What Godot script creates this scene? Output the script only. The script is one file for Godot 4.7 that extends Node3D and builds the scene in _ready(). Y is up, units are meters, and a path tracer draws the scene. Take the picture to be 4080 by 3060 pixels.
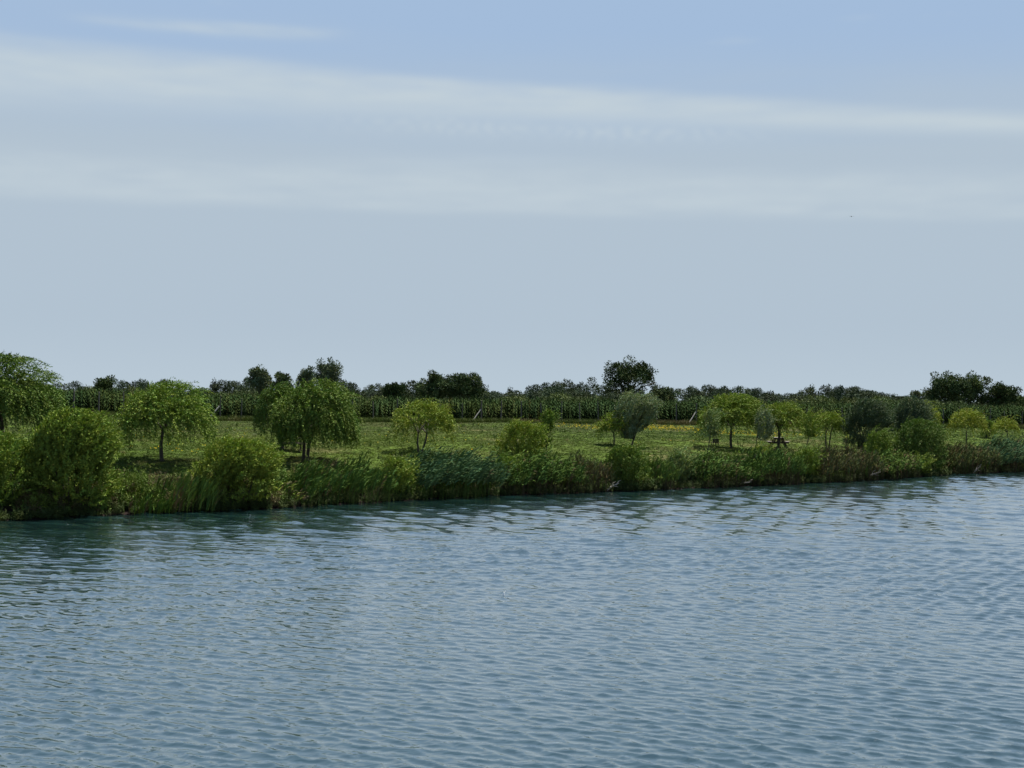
extends Node3D
# A lake shore on a bright breezy day: rippled water, a reed-grown bank with willows, a meadow with picnic tables,
# a post fence, a corn field and distant trees. Units are metres, the water lies at y = 0.

const SUN_AZIMUTH := 32.0     # degrees to the right of straight ahead
const SUN_HEIGHT := 63.0      # degrees above the horizon
const WIND := Vector3(1.0, 0.0, 0.12)

var rng := RandomNumberGenerator.new()
var V := PackedVector3Array()
var C := PackedColorArray()
var I := PackedInt32Array()
var taken := {}
var M := {}
var lumps := FastNoiseLite.new()
var tones := FastNoiseLite.new()

func _ready():
	rng.seed = 20240711
	set_camera()
	set_sky()
	set_sun()
	make_materials()
	lumps.seed = 5; lumps.frequency = 0.09; lumps.fractal_octaves = 3
	tones.seed = 9; tones.frequency = 0.055; tones.fractal_octaves = 4
	make_land()
	make_water()
	make_grass()
	make_shore_weeds()
	make_meadow_trees()
	make_bank_bushes()
	make_reed_beds()
	make_fence()
	make_corn()
	make_far_trees()
	make_distant_wood()
	make_picnic_places()
	make_small_things()

# ------------------------------------------------------------------ camera, sky, sun

func set_camera():
	var cam := Camera3D.new()
	cam.name = "camera"
	cam.fov = 35.0
	cam.near = 0.1
	cam.far = 6000.0
	cam.position = Vector3(0, 5, 0)
	cam.rotation = Vector3(deg_to_rad(0.885), 0, deg_to_rad(0.56))
	add_child(cam)
	cam.current = true

func set_sky():
	var w := 2048
	var h := 1024
	var streak := FastNoiseLite.new()
	streak.seed = 3; streak.frequency = 1.0; streak.fractal_octaves = 4; streak.noise_type = FastNoiseLite.TYPE_SIMPLEX_SMOOTH
	var data := PackedFloat32Array()
	data.resize(w * h * 3)
	var blue := Vector3(0.1076, 0.1476, 0.2059)
	var deep := Vector3(0.0441, 0.0794, 0.1618)
	var veil := Vector3(0.1310, 0.1590, 0.1865)
	var low := Vector3(0.1420, 0.1705, 0.1955)
	var cloud := Vector3(0.1603, 0.1859, 0.2035)
	var k := 0
	for j in h:
		var el := 90.0 - (j + 0.5) * 180.0 / h
		if el < -1.0:
			for i in w:
				data[k] = 0.05; data[k + 1] = 0.06; data[k + 2] = 0.06
				k += 3
			continue
		for i in w:
			var az := (i + 0.5) / w * TAU
			var sa := sin(az)
			var ca := cos(az)
			var n1 := streak.get_noise_3d(sa * 2.6, ca * 2.6, el * 0.42)
			var n2 := streak.get_noise_3d(sa * 9.0 + 7.0, ca * 9.0, el * 1.9)
			var n3 := streak.get_noise_3d(sa * 16.0 - 5.0 + el * 0.25, ca * 16.0, el * 5.5)
			# the clear air: veiled near the horizon, blue higher up
			var c := low.lerp(veil, smoothstep(0.0, 4.0, el))
			var up := smoothstep(10.5, 17.5, el + n1 * 1.2)
			c = c.lerp(blue, up)
			c = c.lerp(deep, smoothstep(17.0, 80.0, el))
			# the upper bank of cirrus, its top edge crisp, its lower side feathered
			var top := 14.7 - 3.5 * sa - 5.5 * sa * sa + n1 * 0.40 + n2 * 0.10
			var thick := 1.45 - 1.9 * sa + n1 * 0.4
			thick = maxf(thick, 0.7)
			var a := smoothstep(top + 0.45, top - 0.55, el) * smoothstep(top - thick * 1.55, top - thick * 0.55, el)
			a *= 0.80 + 0.30 * n2 + 0.22 * n3
			# rows of small ripples hanging under it
			var under := top - thick * 1.25
			var dr := (el - under) / 0.55
			var across := exp(-dr * dr) * smoothstep(-0.25, -0.05, sa) * smoothstep(0.27, 0.10, sa) * maxf(ca, 0.0)
			var rip := (0.5 + 0.5 * sin(az * 400.0 + el * 8.0 + n2 * 9.0 + n1 * 14.0)) * (0.6 + 1.1 * n2)
			a = maxf(a, across * (0.22 + 0.55 * rip))
			# the broad lower bank, its lower edge crisp
			var foot := 8.8 - 0.7 * sa - 2.5 * sa * sa + n1 * 0.30
			var b := smoothstep(foot - 0.22, foot + 0.35, el) * smoothstep(foot + 2.9 + n1 * 0.8, foot + 1.2, el)
			b *= 0.50 + 0.32 * n2 + 0.25 * n1 + 0.26 * n3
			# loose wisps above
			var wi := smoothstep(0.45, 0.85, streak.get_noise_3d(sa * 5.0 + 20.0, ca * 5.0, el * 1.1)) * smoothstep(14.0, 17.0, el) * smoothstep(70.0, 30.0, el)
			# one long wisp over the upper bank
			var we_ := (el - 16.55 - 1.2 * (sa + 0.25)) / 0.22
			var one := exp(-we_ * we_) * smoothstep(-0.37, -0.24, sa) * smoothstep(-0.12, -0.20, sa) * maxf(ca, 0.0) * (0.75 + 0.7 * n2 + 0.4 * n3)
			var f := clampf(maxf(maxf(a, b), maxf(wi * 0.45, one)), 0.0, 0.95)
			c = c.lerp(cloud, f)
			data[k] = c.x; data[k + 1] = c.y; data[k + 2] = c.z
			k += 3
	var img := Image.create_from_data(w, h, false, Image.FORMAT_RGBF, data.to_byte_array())
	var pano := PanoramaSkyMaterial.new()
	pano.panorama = ImageTexture.create_from_image(img)
	var sky := Sky.new()
	sky.sky_material = pano
	var env := Environment.new()
	env.background_mode = Environment.BG_SKY
	env.sky = sky
	env.tonemap_mode = Environment.TONE_MAPPER_LINEAR
	env.tonemap_exposure = 3.4
	env.sdfgi_enabled = true
	env.ssao_enabled = true
	env.ssil_enabled = true
	var we := WorldEnvironment.new()
	we.name = "world_environment"
	we.environment = env
	add_child(we)

func set_sun():
	var sun := DirectionalLight3D.new()
	sun.name = "sun"
	var a := deg_to_rad(SUN_AZIMUTH)
	var e := deg_to_rad(SUN_HEIGHT)
	var from := Vector3(sin(a) * cos(e), sin(e), -cos(a) * cos(e))
	sun.light_color = Color(1.0, 0.965, 0.90)
	sun.light_energy = 1.6
	sun.light_angular_distance = 0.5
	sun.shadow_enabled = true
	sun.look_at_from_position(from * 50.0, Vector3.ZERO, Vector3.UP)
	add_child(sun)

# ------------------------------------------------------------------ materials and helpers

func noise_tex(seed_: int, freq: float, ramp: Array, size := 512) -> NoiseTexture2D:
	var n := FastNoiseLite.new()
	n.seed = seed_; n.frequency = freq; n.fractal_octaves = 5
	var g := Gradient.new()
	g.offsets = PackedFloat32Array([0.0, 0.4, 0.6, 1.0])
	var cs := PackedColorArray()
	for c in ramp:
		cs.append(Color(c.x, c.y, c.z).linear_to_srgb())
	g.colors = cs
	var t := NoiseTexture2D.new()
	t.width = size; t.height = size; t.seamless = true; t.noise = n; t.color_ramp = g
	return t

func make_materials():
	var leaf := StandardMaterial3D.new()
	leaf.vertex_color_use_as_albedo = true
	leaf.roughness = 0.6
	leaf.metallic_specular = 0.15
	leaf.backlight_enabled = true
	leaf.backlight = Color(0.38, 0.42, 0.19)
	leaf.cull_mode = BaseMaterial3D.CULL_DISABLED
	M.leaf = leaf
	var reed := leaf.duplicate()
	reed.backlight = Color(0.20, 0.22, 0.10)
	reed.metallic_specular = 0.08
	reed.roughness = 0.8
	M.reed = reed
	var matte := StandardMaterial3D.new()
	matte.vertex_color_use_as_albedo = true
	matte.roughness = 0.8
	matte.metallic_specular = 0.15
	matte.backlight_enabled = true
	matte.backlight = Color(0.3, 0.3, 0.15)
	matte.cull_mode = BaseMaterial3D.CULL_DISABLED
	M.far_leaf = matte
	var bark := StandardMaterial3D.new()
	bark.albedo_texture = noise_tex(11, 0.03, [Vector3(0.018, 0.015, 0.012), Vector3(0.032, 0.027, 0.021), Vector3(0.050, 0.042, 0.033), Vector3(0.075, 0.063, 0.05)], 256)
	bark.uv1_triplanar = true
	bark.uv1_scale = Vector3(3.0, 1.0, 3.0)
	bark.roughness = 0.9
	M.bark = bark
	var wood := StandardMaterial3D.new()
	wood.albedo_texture = noise_tex(12, 0.02, [Vector3(0.016, 0.012, 0.009), Vector3(0.026, 0.019, 0.014), Vector3(0.036, 0.027, 0.020), Vector3(0.05, 0.038, 0.028)], 256)
	wood.uv1_triplanar = true
	wood.uv1_scale = Vector3(1.0, 6.0, 6.0)
	wood.roughness = 0.75
	M.wood = wood
	var grey := StandardMaterial3D.new()
	grey.albedo_texture = noise_tex(13, 0.03, [Vector3(0.20, 0.19, 0.17), Vector3(0.30, 0.28, 0.25), Vector3(0.36, 0.34, 0.30), Vector3(0.45, 0.43, 0.39)], 256)
	grey.uv1_triplanar = true
	grey.uv1_scale = Vector3(2.0, 2.0, 2.0)
	grey.roughness = 0.85
	M.pale_wood = grey
	var post := StandardMaterial3D.new()
	post.albedo_texture = noise_tex(14, 0.03, [Vector3(0.025, 0.023, 0.021), Vector3(0.045, 0.042, 0.038), Vector3(0.07, 0.065, 0.058), Vector3(0.10, 0.094, 0.085)], 256)
	post.uv1_triplanar = true
	post.uv1_scale = Vector3(3.0, 0.8, 3.0)
	post.roughness = 0.9
	M.post = post
	var wire := StandardMaterial3D.new()
	wire.albedo_color = Color(0.35, 0.34, 0.33)
	wire.metallic = 0.8
	wire.roughness = 0.6
	M.wire = wire
	var soil := StandardMaterial3D.new()
	soil.vertex_color_use_as_albedo = true
	soil.albedo_texture = noise_tex(15, 0.02, [Vector3(0.45, 0.45, 0.42), Vector3(0.7, 0.7, 0.66), Vector3(0.9, 0.9, 0.86), Vector3(1.0, 1.0, 0.96)], 512)
	soil.uv1_triplanar = true
	soil.uv1_world_triplanar = true
	soil.uv1_scale = Vector3(0.35, 0.35, 0.35)
	soil.roughness = 0.95
	soil.metallic_specular = 0.15
	M.land = soil

func numbered(called: String) -> String:
	var n: int = taken.get(called, 0)
	taken[called] = n + 1
	return called if n == 0 else "%s_%03d" % [called, n]

func thing(called: String, label: String, category: String, at := Vector3.ZERO, group := "") -> Node3D:
	var o := Node3D.new()
	o.name = numbered(called)
	o.position = at
	add_child(o)
	o.set_meta("label", label)
	o.set_meta("category", category)
	if group != "":
		o.set_meta("group", group)
	return o

func begin():
	V = PackedVector3Array(); C = PackedColorArray(); I = PackedInt32Array()

func finish() -> ArrayMesh:
	var arr := []
	arr.resize(Mesh.ARRAY_MAX)
	arr[Mesh.ARRAY_VERTEX] = V
	arr[Mesh.ARRAY_COLOR] = C
	arr[Mesh.ARRAY_INDEX] = I
	var m := ArrayMesh.new()
	if V.size() > 0:
		m.add_surface_from_arrays(Mesh.PRIMITIVE_TRIANGLES, arr)
	return m

func part(called: String, mesh: Mesh, mat: Material, parent: Node, stuff := false) -> MeshInstance3D:
	var o := MeshInstance3D.new()
	o.name = called
	o.mesh = mesh
	o.material_override = mat
	parent.add_child(o, true)
	if stuff:
		o.set_meta("kind", "stuff")
	return o

func rnd(a: float, b: float) -> float:
	return rng.randf_range(a, b)

func unit() -> Vector3:
	var z := rng.randf_range(-1.0, 1.0)
	var a := rng.randf() * TAU
	var r := sqrt(1.0 - z * z)
	return Vector3(r * cos(a), z, r * sin(a))

func shade_of(c: Color, spread: float) -> Color:
	var f := rng.randf_range(1.0 - spread, 1.0 + spread)
	var w := rng.randf_range(-0.12, 0.12)
	return Color(c.r * f * (1.0 + w), c.g * f, c.b * f * (1.0 - w))

# one leaf: a folded lens of two triangles
func leaf(p: Vector3, d: Vector3, l: float, w: float, c: Color):
	var s := d.cross(unit()).normalized() * (w * 0.5)
	var n := d.cross(s) * 0.45
	var m := p + d * (l * 0.45) + n
	var k := V.size()
	V.append(p); V.append(m + s); V.append(p + d * l); V.append(m - s)
	C.append(c); C.append(c); C.append(c); C.append(c)
	I.append(k); I.append(k + 1); I.append(k + 2)
	I.append(k); I.append(k + 2); I.append(k + 3)

# a flat strip along points, tapering to its end
func ribbon(pts: Array, w: float, side: Vector3, c: Color):
	var k := V.size()
	var n := pts.size()
	for i in n:
		var f := w * 0.5 * (1.0 - 0.85 * pow(float(i) / (n - 1), 1.6))
		V.append(pts[i] - side * f); V.append(pts[i] + side * f)
		C.append(c); C.append(c)
		if i > 0:
			var b := k + 2 * i
			I.append(b - 2); I.append(b - 1); I.append(b)
			I.append(b - 1); I.append(b + 1); I.append(b)

func tube(pts: Array, radii: Array, sides := 7, c := Color(1, 1, 1)):
	var k := V.size()
	var n := pts.size()
	for i in n:
		var d: Vector3 = (pts[mini(i + 1, n - 1)] - pts[maxi(i - 1, 0)]).normalized()
		var a := d.cross(Vector3(0.31, 0.2, 0.93)).normalized()
		var b := d.cross(a)
		for j in sides:
			var t := TAU * j / sides
			V.append(pts[i] + (a * cos(t) + b * sin(t)) * radii[i])
			C.append(c)
	for i in n - 1:
		for j in sides:
			var q := k + i * sides + j
			var r := k + i * sides + (j + 1) % sides
			I.append(q); I.append(r); I.append(q + sides)
			I.append(r); I.append(r + sides); I.append(q + sides)
	for e in [0, n - 1]:
		var m := V.size()
		V.append(pts[e]); C.append(c)
		for j in sides:
			I.append(m); I.append(k + e * sides + j); I.append(k + e * sides + (j + 1) % sides)

# ------------------------------------------------------------------ the lie of the land

const SHORE_T := [-300.0, -26.0, -21.0, -15.2, -8.2, 0.6, 8.1, 18.3, 30.6, 41.6, 50.7, 400.0]
const SHORE_S := [0.0, -0.06, 0.22, -0.40, 0.37, 0.71, -0.30, -0.62, -0.84, 0.58, 0.33, 0.0]
const RISE_S := [-6.0, -0.3, 0.0, 0.5, 1.5, 4.0, 9.0, 14.0, 26.0, 42.0, 60.0, 4000.0]
const RISE_H := [-1.6, -0.15, 0.02, 0.13, 0.42, 0.98, 1.70, 2.10, 2.60, 2.95, 3.0, 3.0]

func curve_at(xs: Array, ys: Array, x: float) -> float:
	for i in xs.size() - 1:
		if x <= xs[i + 1]:
			return lerpf(ys[i], ys[i + 1], clampf((x - xs[i]) / (xs[i + 1] - xs[i]), 0.0, 1.0))
	return ys[ys.size() - 1]

func shore_off(t: float) -> float:
	return curve_at(SHORE_T, SHORE_S, t) + 0.18 * sin(t * 1.7) * sin(t * 0.61 + 1.0)

# metres inland from the water's edge, and metres along it
func inland(x: float, z: float) -> float:
	var t := along(x, z)
	return -0.6 * x - 0.8 * (z + 65.3) - shore_off(t)

func along(x: float, z: float) -> float:
	return 0.8 * x - 0.6 * (z + 65.3)

func bank_point(s: float, t: float) -> Vector3:
	var q := s + shore_off(t)
	var x := -0.6 * q + 0.8 * t
	var z := -0.8 * q - 0.6 * t - 65.3
	return Vector3(x, ground(x, z), z)

func ground(x: float, z: float) -> float:
	var s := inland(x, z)
	var y := curve_at(RISE_S, RISE_H, s)
	y += 0.55 * smoothstep(30.0, 55.0, s) * smoothstep(-22.0, -42.0, x)
	if s > 0.0:
		y += lumps.get_noise_2d(x, z) * 0.16 * smoothstep(0.5, 6.0, s)
	return y

func make_land():
	var ss := [-6.0, -2.0, -0.6, -0.15, 0.0, 0.15, 0.35, 0.6, 1.0, 1.5, 2.2, 3.0]
	var q := 4.0
	while q < 60.0:
		ss.append(q); q += 1.2
	for e in [64.0, 70.0, 80.0, 95.0, 115.0, 140.0, 180.0, 240.0, 330.0, 480.0, 800.0, 1500.0, 3000.0]:
		ss.append(e)
	var ts := [-3000.0, -1500.0, -800.0, -450.0, -300.0, -220.0, -160.0, -120.0, -95.0, -75.0]
	q = -60.0
	while q < 130.0:
		ts.append(q); q += 1.1
	for e in [140.0, 160.0, 190.0, 240.0, 320.0, 460.0, 800.0, 1500.0, 3000.0]:
		ts.append(e)
	begin()
	var w := ts.size()
	for s in ss:
		for t in ts:
			var p := bank_point(s, t)
			V.append(p)
			var mud := smoothstep(2.0, 1.3, s + 0.6 * lumps.get_noise_2d(p.x * 8.0, p.z * 8.0))
			var dry := smoothstep(0.16, 0.45, tones.get_noise_2d(p.x * 1.6, p.z * 1.6))
			var g := Color(0.048, 0.080, 0.014).lerp(Color(0.085, 0.082, 0.036), dry)
			C.append(g.lerp(Color(0.012, 0.011, 0.008), mud))
	for i in ss.size() - 1:
		for j in w - 1:
			var k := i * w + j
			I.append(k); I.append(k + w); I.append(k + 1)
			I.append(k + 1); I.append(k + w); I.append(k + w + 1)
	var o := part("ground", finish(), M.land, self)
	o.set_meta("kind", "structure")

func make_water():
	# wind ripples: a sum of crossing wave trains, steeper in the gusts
	var kx := PackedFloat32Array()
	var kz := PackedFloat32Array()
	var ph := PackedFloat32Array()
	var am := PackedFloat32Array()
	var lams := PackedFloat32Array()
	var n_waves := 28
	for i in n_waves:
		var lam := 0.115 * pow(0.46 / 0.115, i / 15.0)
		var slope := 0.062
		if i >= 22:
			lam = rnd(1.9, 3.4); slope = 0.009
		elif i >= 16:
			lam = 0.58 + 0.12 * (i - 16); slope = 0.024
		var dir := deg_to_rad(-36.0 + rnd(-40.0, 40.0))
		var k := TAU / lam
		lams.append(lam)
		kx.append(sin(dir) * k); kz.append(cos(dir) * k)
		ph.append(rnd(0.0, TAU))
		am.append(slope / k)
	var gust := FastNoiseLite.new()
	gust.seed = 21; gust.frequency = 0.07; gust.fractal_octaves = 3
	var xs := PackedFloat32Array([-2500.0, -900.0, -300.0, -120.0, -60.0])
	var x := -36.0
	while x < 56.0:
		xs.append(x); x += 0.09
	for e in [62.0, 80.0, 140.0, 400.0, 900.0, 2500.0]:
		xs.append(e)
	var zs := PackedFloat32Array([2500.0, 600.0, 150.0, 40.0, 0.0, -8.0, -11.0])
	var z := -12.5
	while z > -104.0:
		zs.append(z); z -= absf(z) * 0.0029
	for e in [-110.0, -150.0, -300.0, -900.0, -2500.0]:
		zs.append(e)
	var nx := xs.size()
	var nz := zs.size()
	var vv := PackedVector3Array(); vv.resize(nx * nz)
	var nn := PackedVector3Array(); nn.resize(nx * nz)
	var uu := PackedVector2Array(); uu.resize(nx * nz)
	var q := 0
	for j in nz:
		var zz := zs[j]
		var fine_z := zz < -12.0 and zz > -104.5
		# ripples too short for this row of the sheet are left to the fine relief
		var first := 0
		while first < 17 and lams[first] < absf(zz) * 0.0029 * 3.4:
			first += 1
		# the longer waves grow with the open water they have crossed
		var here := PackedFloat32Array()
		for w in n_waves:
			var grown := 1.0
			if w >= 22:
				grown = clampf((absf(zz) - 22.0) / 32.0, 0.0, 1.0)
			elif w >= 16:
				grown = clampf((absf(zz) - 16.0) / 22.0, 0.05, 1.0)
			here.append(am[w] * grown)
		# where the shortest are left out, the others are as steep as all of them together
		var every := 0.0
		var kept := 0.0
		for w in n_waves:
			var st := here[w] * TAU / lams[w]
			every += st * st
			if w >= first:
				kept += st * st
		var lift := minf(sqrt(every / kept), 2.15)
		for w in n_waves:
			here[w] *= lift
		var rough := 0.0
		for w in range(first, n_waves):
			rough += here[w] * here[w] * 0.5
		rough = sqrt(rough)
		for i in nx:
			var xx := xs[i]
			var y := 0.0
			var gx := 0.0
			var gz := 0.0
			if fine_z and xx > -37.0 and xx < 57.0:
				var s := -0.6 * xx - 0.8 * (zz + 65.3)
				var edge := clampf((absf(zz) * 0.43 + 7.0 - absf(xx)) / 4.0, 0.0, 1.0)
				if s < 2.0 and edge > 0.0:
					var f := (0.95 + 0.6 * gust.get_noise_2d(xx, zz * 0.6)) * edge
					f *= clampf((-s + 1.0) / 4.0, 0.75, 1.0)
					for w in range(first, n_waves):
						var a := kx[w] * xx + kz[w] * zz + ph[w]
						var c := cos(a) * here[w]
						y += sin(a) * here[w]
						gx += c * kx[w]; gz += c * kz[w]
					# crests peak, troughs lie flat
					var peak := clampf(1.0 + 0.35 * y / rough, 0.6, 1.6)
					gx *= f * peak; gz *= f * peak
					var steep := sqrt(gx * gx + gz * gz) + 0.0001
					var held := 0.285 * tanh(steep / 0.285) / steep
					gx *= held; gz *= held
					y = f * (y + 0.17 * y * y / rough)
			vv[q] = Vector3(xx, y, zz)
			nn[q] = Vector3(-gx, 1.0, -gz).normalized()
			uu[q] = Vector2(xx, zz)
			q += 1
	var idx := PackedInt32Array()
	for j in nz - 1:
		for i in nx - 1:
			var mx := (xs[i] + xs[i + 1]) * 0.5
			var mz := (zs[j] + zs[j + 1]) * 0.5
			var s := -0.6 * mx - 0.8 * (mz + 65.3)
			if s > 3.0 and absf(mx) < 200.0 and mz > -140.0:
				continue
			var k := j * nx + i
			idx.append(k); idx.append(k + nx); idx.append(k + 1)
			idx.append(k + 1); idx.append(k + nx); idx.append(k + nx + 1)
	var arr := []
	arr.resize(Mesh.ARRAY_MAX)
	arr[Mesh.ARRAY_VERTEX] = vv
	arr[Mesh.ARRAY_NORMAL] = nn
	arr[Mesh.ARRAY_TEX_UV] = uu
	arr[Mesh.ARRAY_INDEX] = idx
	var mesh := ArrayMesh.new()
	mesh.add_surface_from_arrays(Mesh.PRIMITIVE_TRIANGLES, arr)
	var m := StandardMaterial3D.new()
	m.albedo_color = Color(0.0045, 0.0165, 0.0180).linear_to_srgb()
	m.roughness = 0.06
	m.metallic_specular = 0.7
	m.clearcoat_enabled = true
	m.clearcoat = 1.0
	m.clearcoat_roughness = 0.03
	# the fine ripples: short peaked crests over flat troughs
	var rip := FastNoiseLite.new()
	rip.seed = 31; rip.frequency = 0.0105; rip.fractal_octaves = 3; rip.fractal_gain = 0.42
	rip.noise_type = FastNoiseLite.TYPE_SIMPLEX_SMOOTH
	var side := 2048
	var raw := rip.get_seamless_image(side, side)
	raw.convert(Image.FORMAT_L8)
	var bytes := raw.get_data()
	var lut := PackedFloat32Array()
	for i in 256:
		lut.append(pow(i / 255.0, 2.4))
	var hs := PackedFloat32Array()
	hs.resize(side * side)
	for i in side * side:
		hs[i] = lut[bytes[i]]
	var relief := Image.create_from_data(side, side, false, Image.FORMAT_RF, hs.to_byte_array())
	relief.bump_map_to_normal_map(19.0)
	# no crest steeper than wind ripples get
	relief.convert(Image.FORMAT_RGB8)
	var rgb := relief.get_data()
	var soft := PackedByteArray()
	for i in 256:
		soft.append(int(round(127.5 + 127.5 * 0.125 * tanh((i - 127.5) / 127.5 / 0.125))))
	for i in range(0, rgb.size(), 3):
		rgb[i] = soft[rgb[i]]
		rgb[i + 1] = soft[rgb[i + 1]]
	relief = Image.create_from_data(side, side, false, Image.FORMAT_RGB8, rgb)
	var nt := ImageTexture.create_from_image(relief)
	m.normal_enabled = true
	m.normal_texture = nt
	m.normal_scale = 1.0
	m.uv1_scale = Vector3(1.0 / 12.0, 1.0 / 6.6, 1.0)
	var o := part("lake_water", mesh, m, self)
	o.set_meta("kind", "structure")

# ------------------------------------------------------------------ grass and weeds

func multi(called: String, mesh: Mesh, mat: Material, buf: PackedFloat32Array, parent: Node) -> MultiMeshInstance3D:
	var mm := MultiMesh.new()
	mm.transform_format = MultiMesh.TRANSFORM_3D
	mm.use_colors = true
	mm.mesh = mesh
	mm.instance_count = buf.size() / 16
	mm.buffer = buf
	var o := MultiMeshInstance3D.new()
	o.name = called
	o.multimesh = mm
	o.material_override = mat
	parent.add_child(o, true)
	o.set_meta("kind", "stuff")
	return o

func put(buf: PackedFloat32Array, p: Vector3, turn: float, sx: float, sy: float, c: Color):
	var co := cos(turn)
	var si := sin(turn)
	buf.append_array(PackedFloat32Array([co * sx, 0.0, si * sx, p.x, 0.0, sy, 0.0, p.y, -si * sx, 0.0, co * sx, p.z, c.r, c.g, c.b, 1.0]))

func tuft_mesh(blades: int, spread: float, tall: float, w: float, lean: float) -> ArrayMesh:
	begin()
	for i in blades:
		var a := rnd(0.0, TAU)
		var p := Vector3(cos(a), 0, sin(a)) * spread * sqrt(rng.randf())
		var h := tall * rnd(0.55, 1.15)
		var b := Vector3(rnd(-1, 1), 0, rnd(-1, 1)) * lean * h + WIND * h * 0.22
		var c := Color(1, 1, 1) * rnd(0.8, 1.2)
		ribbon([p, p + Vector3(0, h * 0.6, 0) + b * 0.35, p + Vector3(0, h, 0) + b], w, Vector3(cos(a + 1.3), 0, sin(a + 1.3)), c)
	return finish()

func in_view(x: float, z: float, extra := 1.0) -> bool:
	return absf(x) < -z * 0.425 + 2.0 * extra

func make_grass():
	var buf := PackedFloat32Array()
	var tall := PackedFloat32Array()
	var bloom := PackedFloat32Array()
	for k in 260000:
		var z := -52.0 - 96.0 * pow(rng.randf(), 1.15)
		var x := rnd(-1.0, 1.0) * (-z * 0.425 + 2.0)
		var s := inland(x, z)
		if s < 1.2 or z < -112.5 - 0.332 * (x + 27.4):
			continue
		var n := tones.get_noise_2d(x * 1.5, z * 1.5)
		var n2 := tones.get_noise_2d(x * 0.5 + 80.0, z * 0.5)
		var fine := lumps.get_noise_2d(x * 9.0, z * 9.0)
		var c := Color(0.044, 0.074, 0.012).lerp(Color(0.062, 0.090, 0.015), smoothstep(-0.25, 0.25, n2 + fine * 0.4))
		var far := smoothstep(18.0, 34.0, s)
		c = c.lerp(Color(0.064, 0.082, 0.030), far * 0.65)
		c = c.lerp(Color(0.12, 0.115, 0.05), smoothstep(0.2, 0.5, n + fine * 0.25) * 0.5)
		c = shade_of(c, 0.18)
		var sc := rnd(0.6, 1.3)
		put(buf, Vector3(x, ground(x, z) - 0.01, z), rng.randf() * TAU, sc * 1.2, sc * (0.8 + 0.2 * smoothstep(0.0, 0.3, fine) + 0.5 * smoothstep(5.0, 2.0, s)), c)
	# the rough strip along the fence
	for k in 9000:
		var x := rnd(-52.0, 66.0)
		var z := -112.7 - 0.332 * (x + 27.4) + rnd(-1.6, 1.5)
		var red := smoothstep(0.0, 0.25, tones.get_noise_2d(x * 2.0, z + 40.0))
		var c := Color(0.058, 0.078, 0.022).lerp(Color(0.090, 0.078, 0.038), red)
		put(tall, Vector3(x, ground(x, z), z), rng.randf() * TAU, rnd(0.8, 1.4), rnd(0.5, 1.1), shade_of(c, 0.3))
	# long grass at the head of the bank
	for k in 7000:
		var t := rnd(-32.0, 72.0)
		var s := rnd(1.5, 5.5)
		var p := bank_point(s, t)
		if lumps.get_noise_2d(p.x * 3.0, p.z * 3.0) < 0.02:
			continue
		put(tall, p, rng.randf() * TAU, rnd(0.7, 1.3), rnd(0.5, 1.2), shade_of(Color(0.070, 0.112, 0.020), 0.3))
	# yellow flowers: two drifts in the grass
	for d in [[12.0, -112.0, 4.2, 2.6, 700], [21.0, -107.0, 3.0, 1.6, 260], [-16.0, -68.0, 3.0, 1.2, 60], [-9.0, -84.0, 14.0, 6.0, 90]]:
		for k in d[4]:
			var x: float = d[0] + rng.randfn() * d[2]
			var z: float = d[1] + rng.randfn() * d[3]
			put(bloom, Vector3(x, ground(x, z) + rnd(0.12, 0.24), z), rng.randf() * TAU, rnd(0.7, 1.3), rnd(0.7, 1.3), shade_of(Color(0.52, 0.40, 0.03), 0.2))
	var g := multi("meadow_grass", tuft_mesh(13, 0.20, 0.07, 0.02, 0.9), M.leaf, buf, self)
	g.set_meta("label", "short green meadow grass on the slope behind the reeds")
	g.set_meta("category", "grass")
	var r := multi("rough_grass", tuft_mesh(13, 0.16, 0.50, 0.018, 0.3), M.leaf, tall, self)
	r.set_meta("label", "long rough grass along the fence and the top of the bank")
	r.set_meta("category", "grass")
	# taller weeds dotted about the meadow
	var dots := PackedFloat32Array()
	for k in 1300:
		var z := -56.0 - 80.0 * rng.randf()
		var x := rnd(-1.0, 1.0) * (-z * 0.425 + 2.0)
		if inland(x, z) < 3.5 or z < -111.0 - 0.332 * (x + 27.4) or lumps.get_noise_2d(x * 2.5, z * 2.5) < -0.1:
			continue
		var pick := rng.randf()
		var c := Color(0.050, 0.085, 0.020) if pick < 0.6 else (Color(0.17, 0.185, 0.09) if pick < 0.75 else Color(0.13, 0.19, 0.03))
		put(dots, Vector3(x, ground(x, z), z), rng.randf() * TAU, rnd(0.5, 1.1), rnd(0.4, 1.0), shade_of(c, 0.2))
	var wd := multi("meadow_weeds", weed_mesh(0.38, 12, 0.11, 0.05, 0.3), M.leaf, dots, self)
	wd.set_meta("label", "taller weeds dotted over the short meadow grass")
	wd.set_meta("category", "weeds")
	begin()
	for i in 5:
		var a := TAU * i / 5.0
		leaf(Vector3.ZERO, Vector3(cos(a), 0.4, sin(a)).normalized(), 0.05, 0.045, Color(1, 1, 1))
	var f := multi("yellow_flowers", finish(), M.leaf, bloom, self)
	f.set_meta("label", "small yellow flowers scattered through the meadow grass")
	f.set_meta("category", "flowers")

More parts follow.
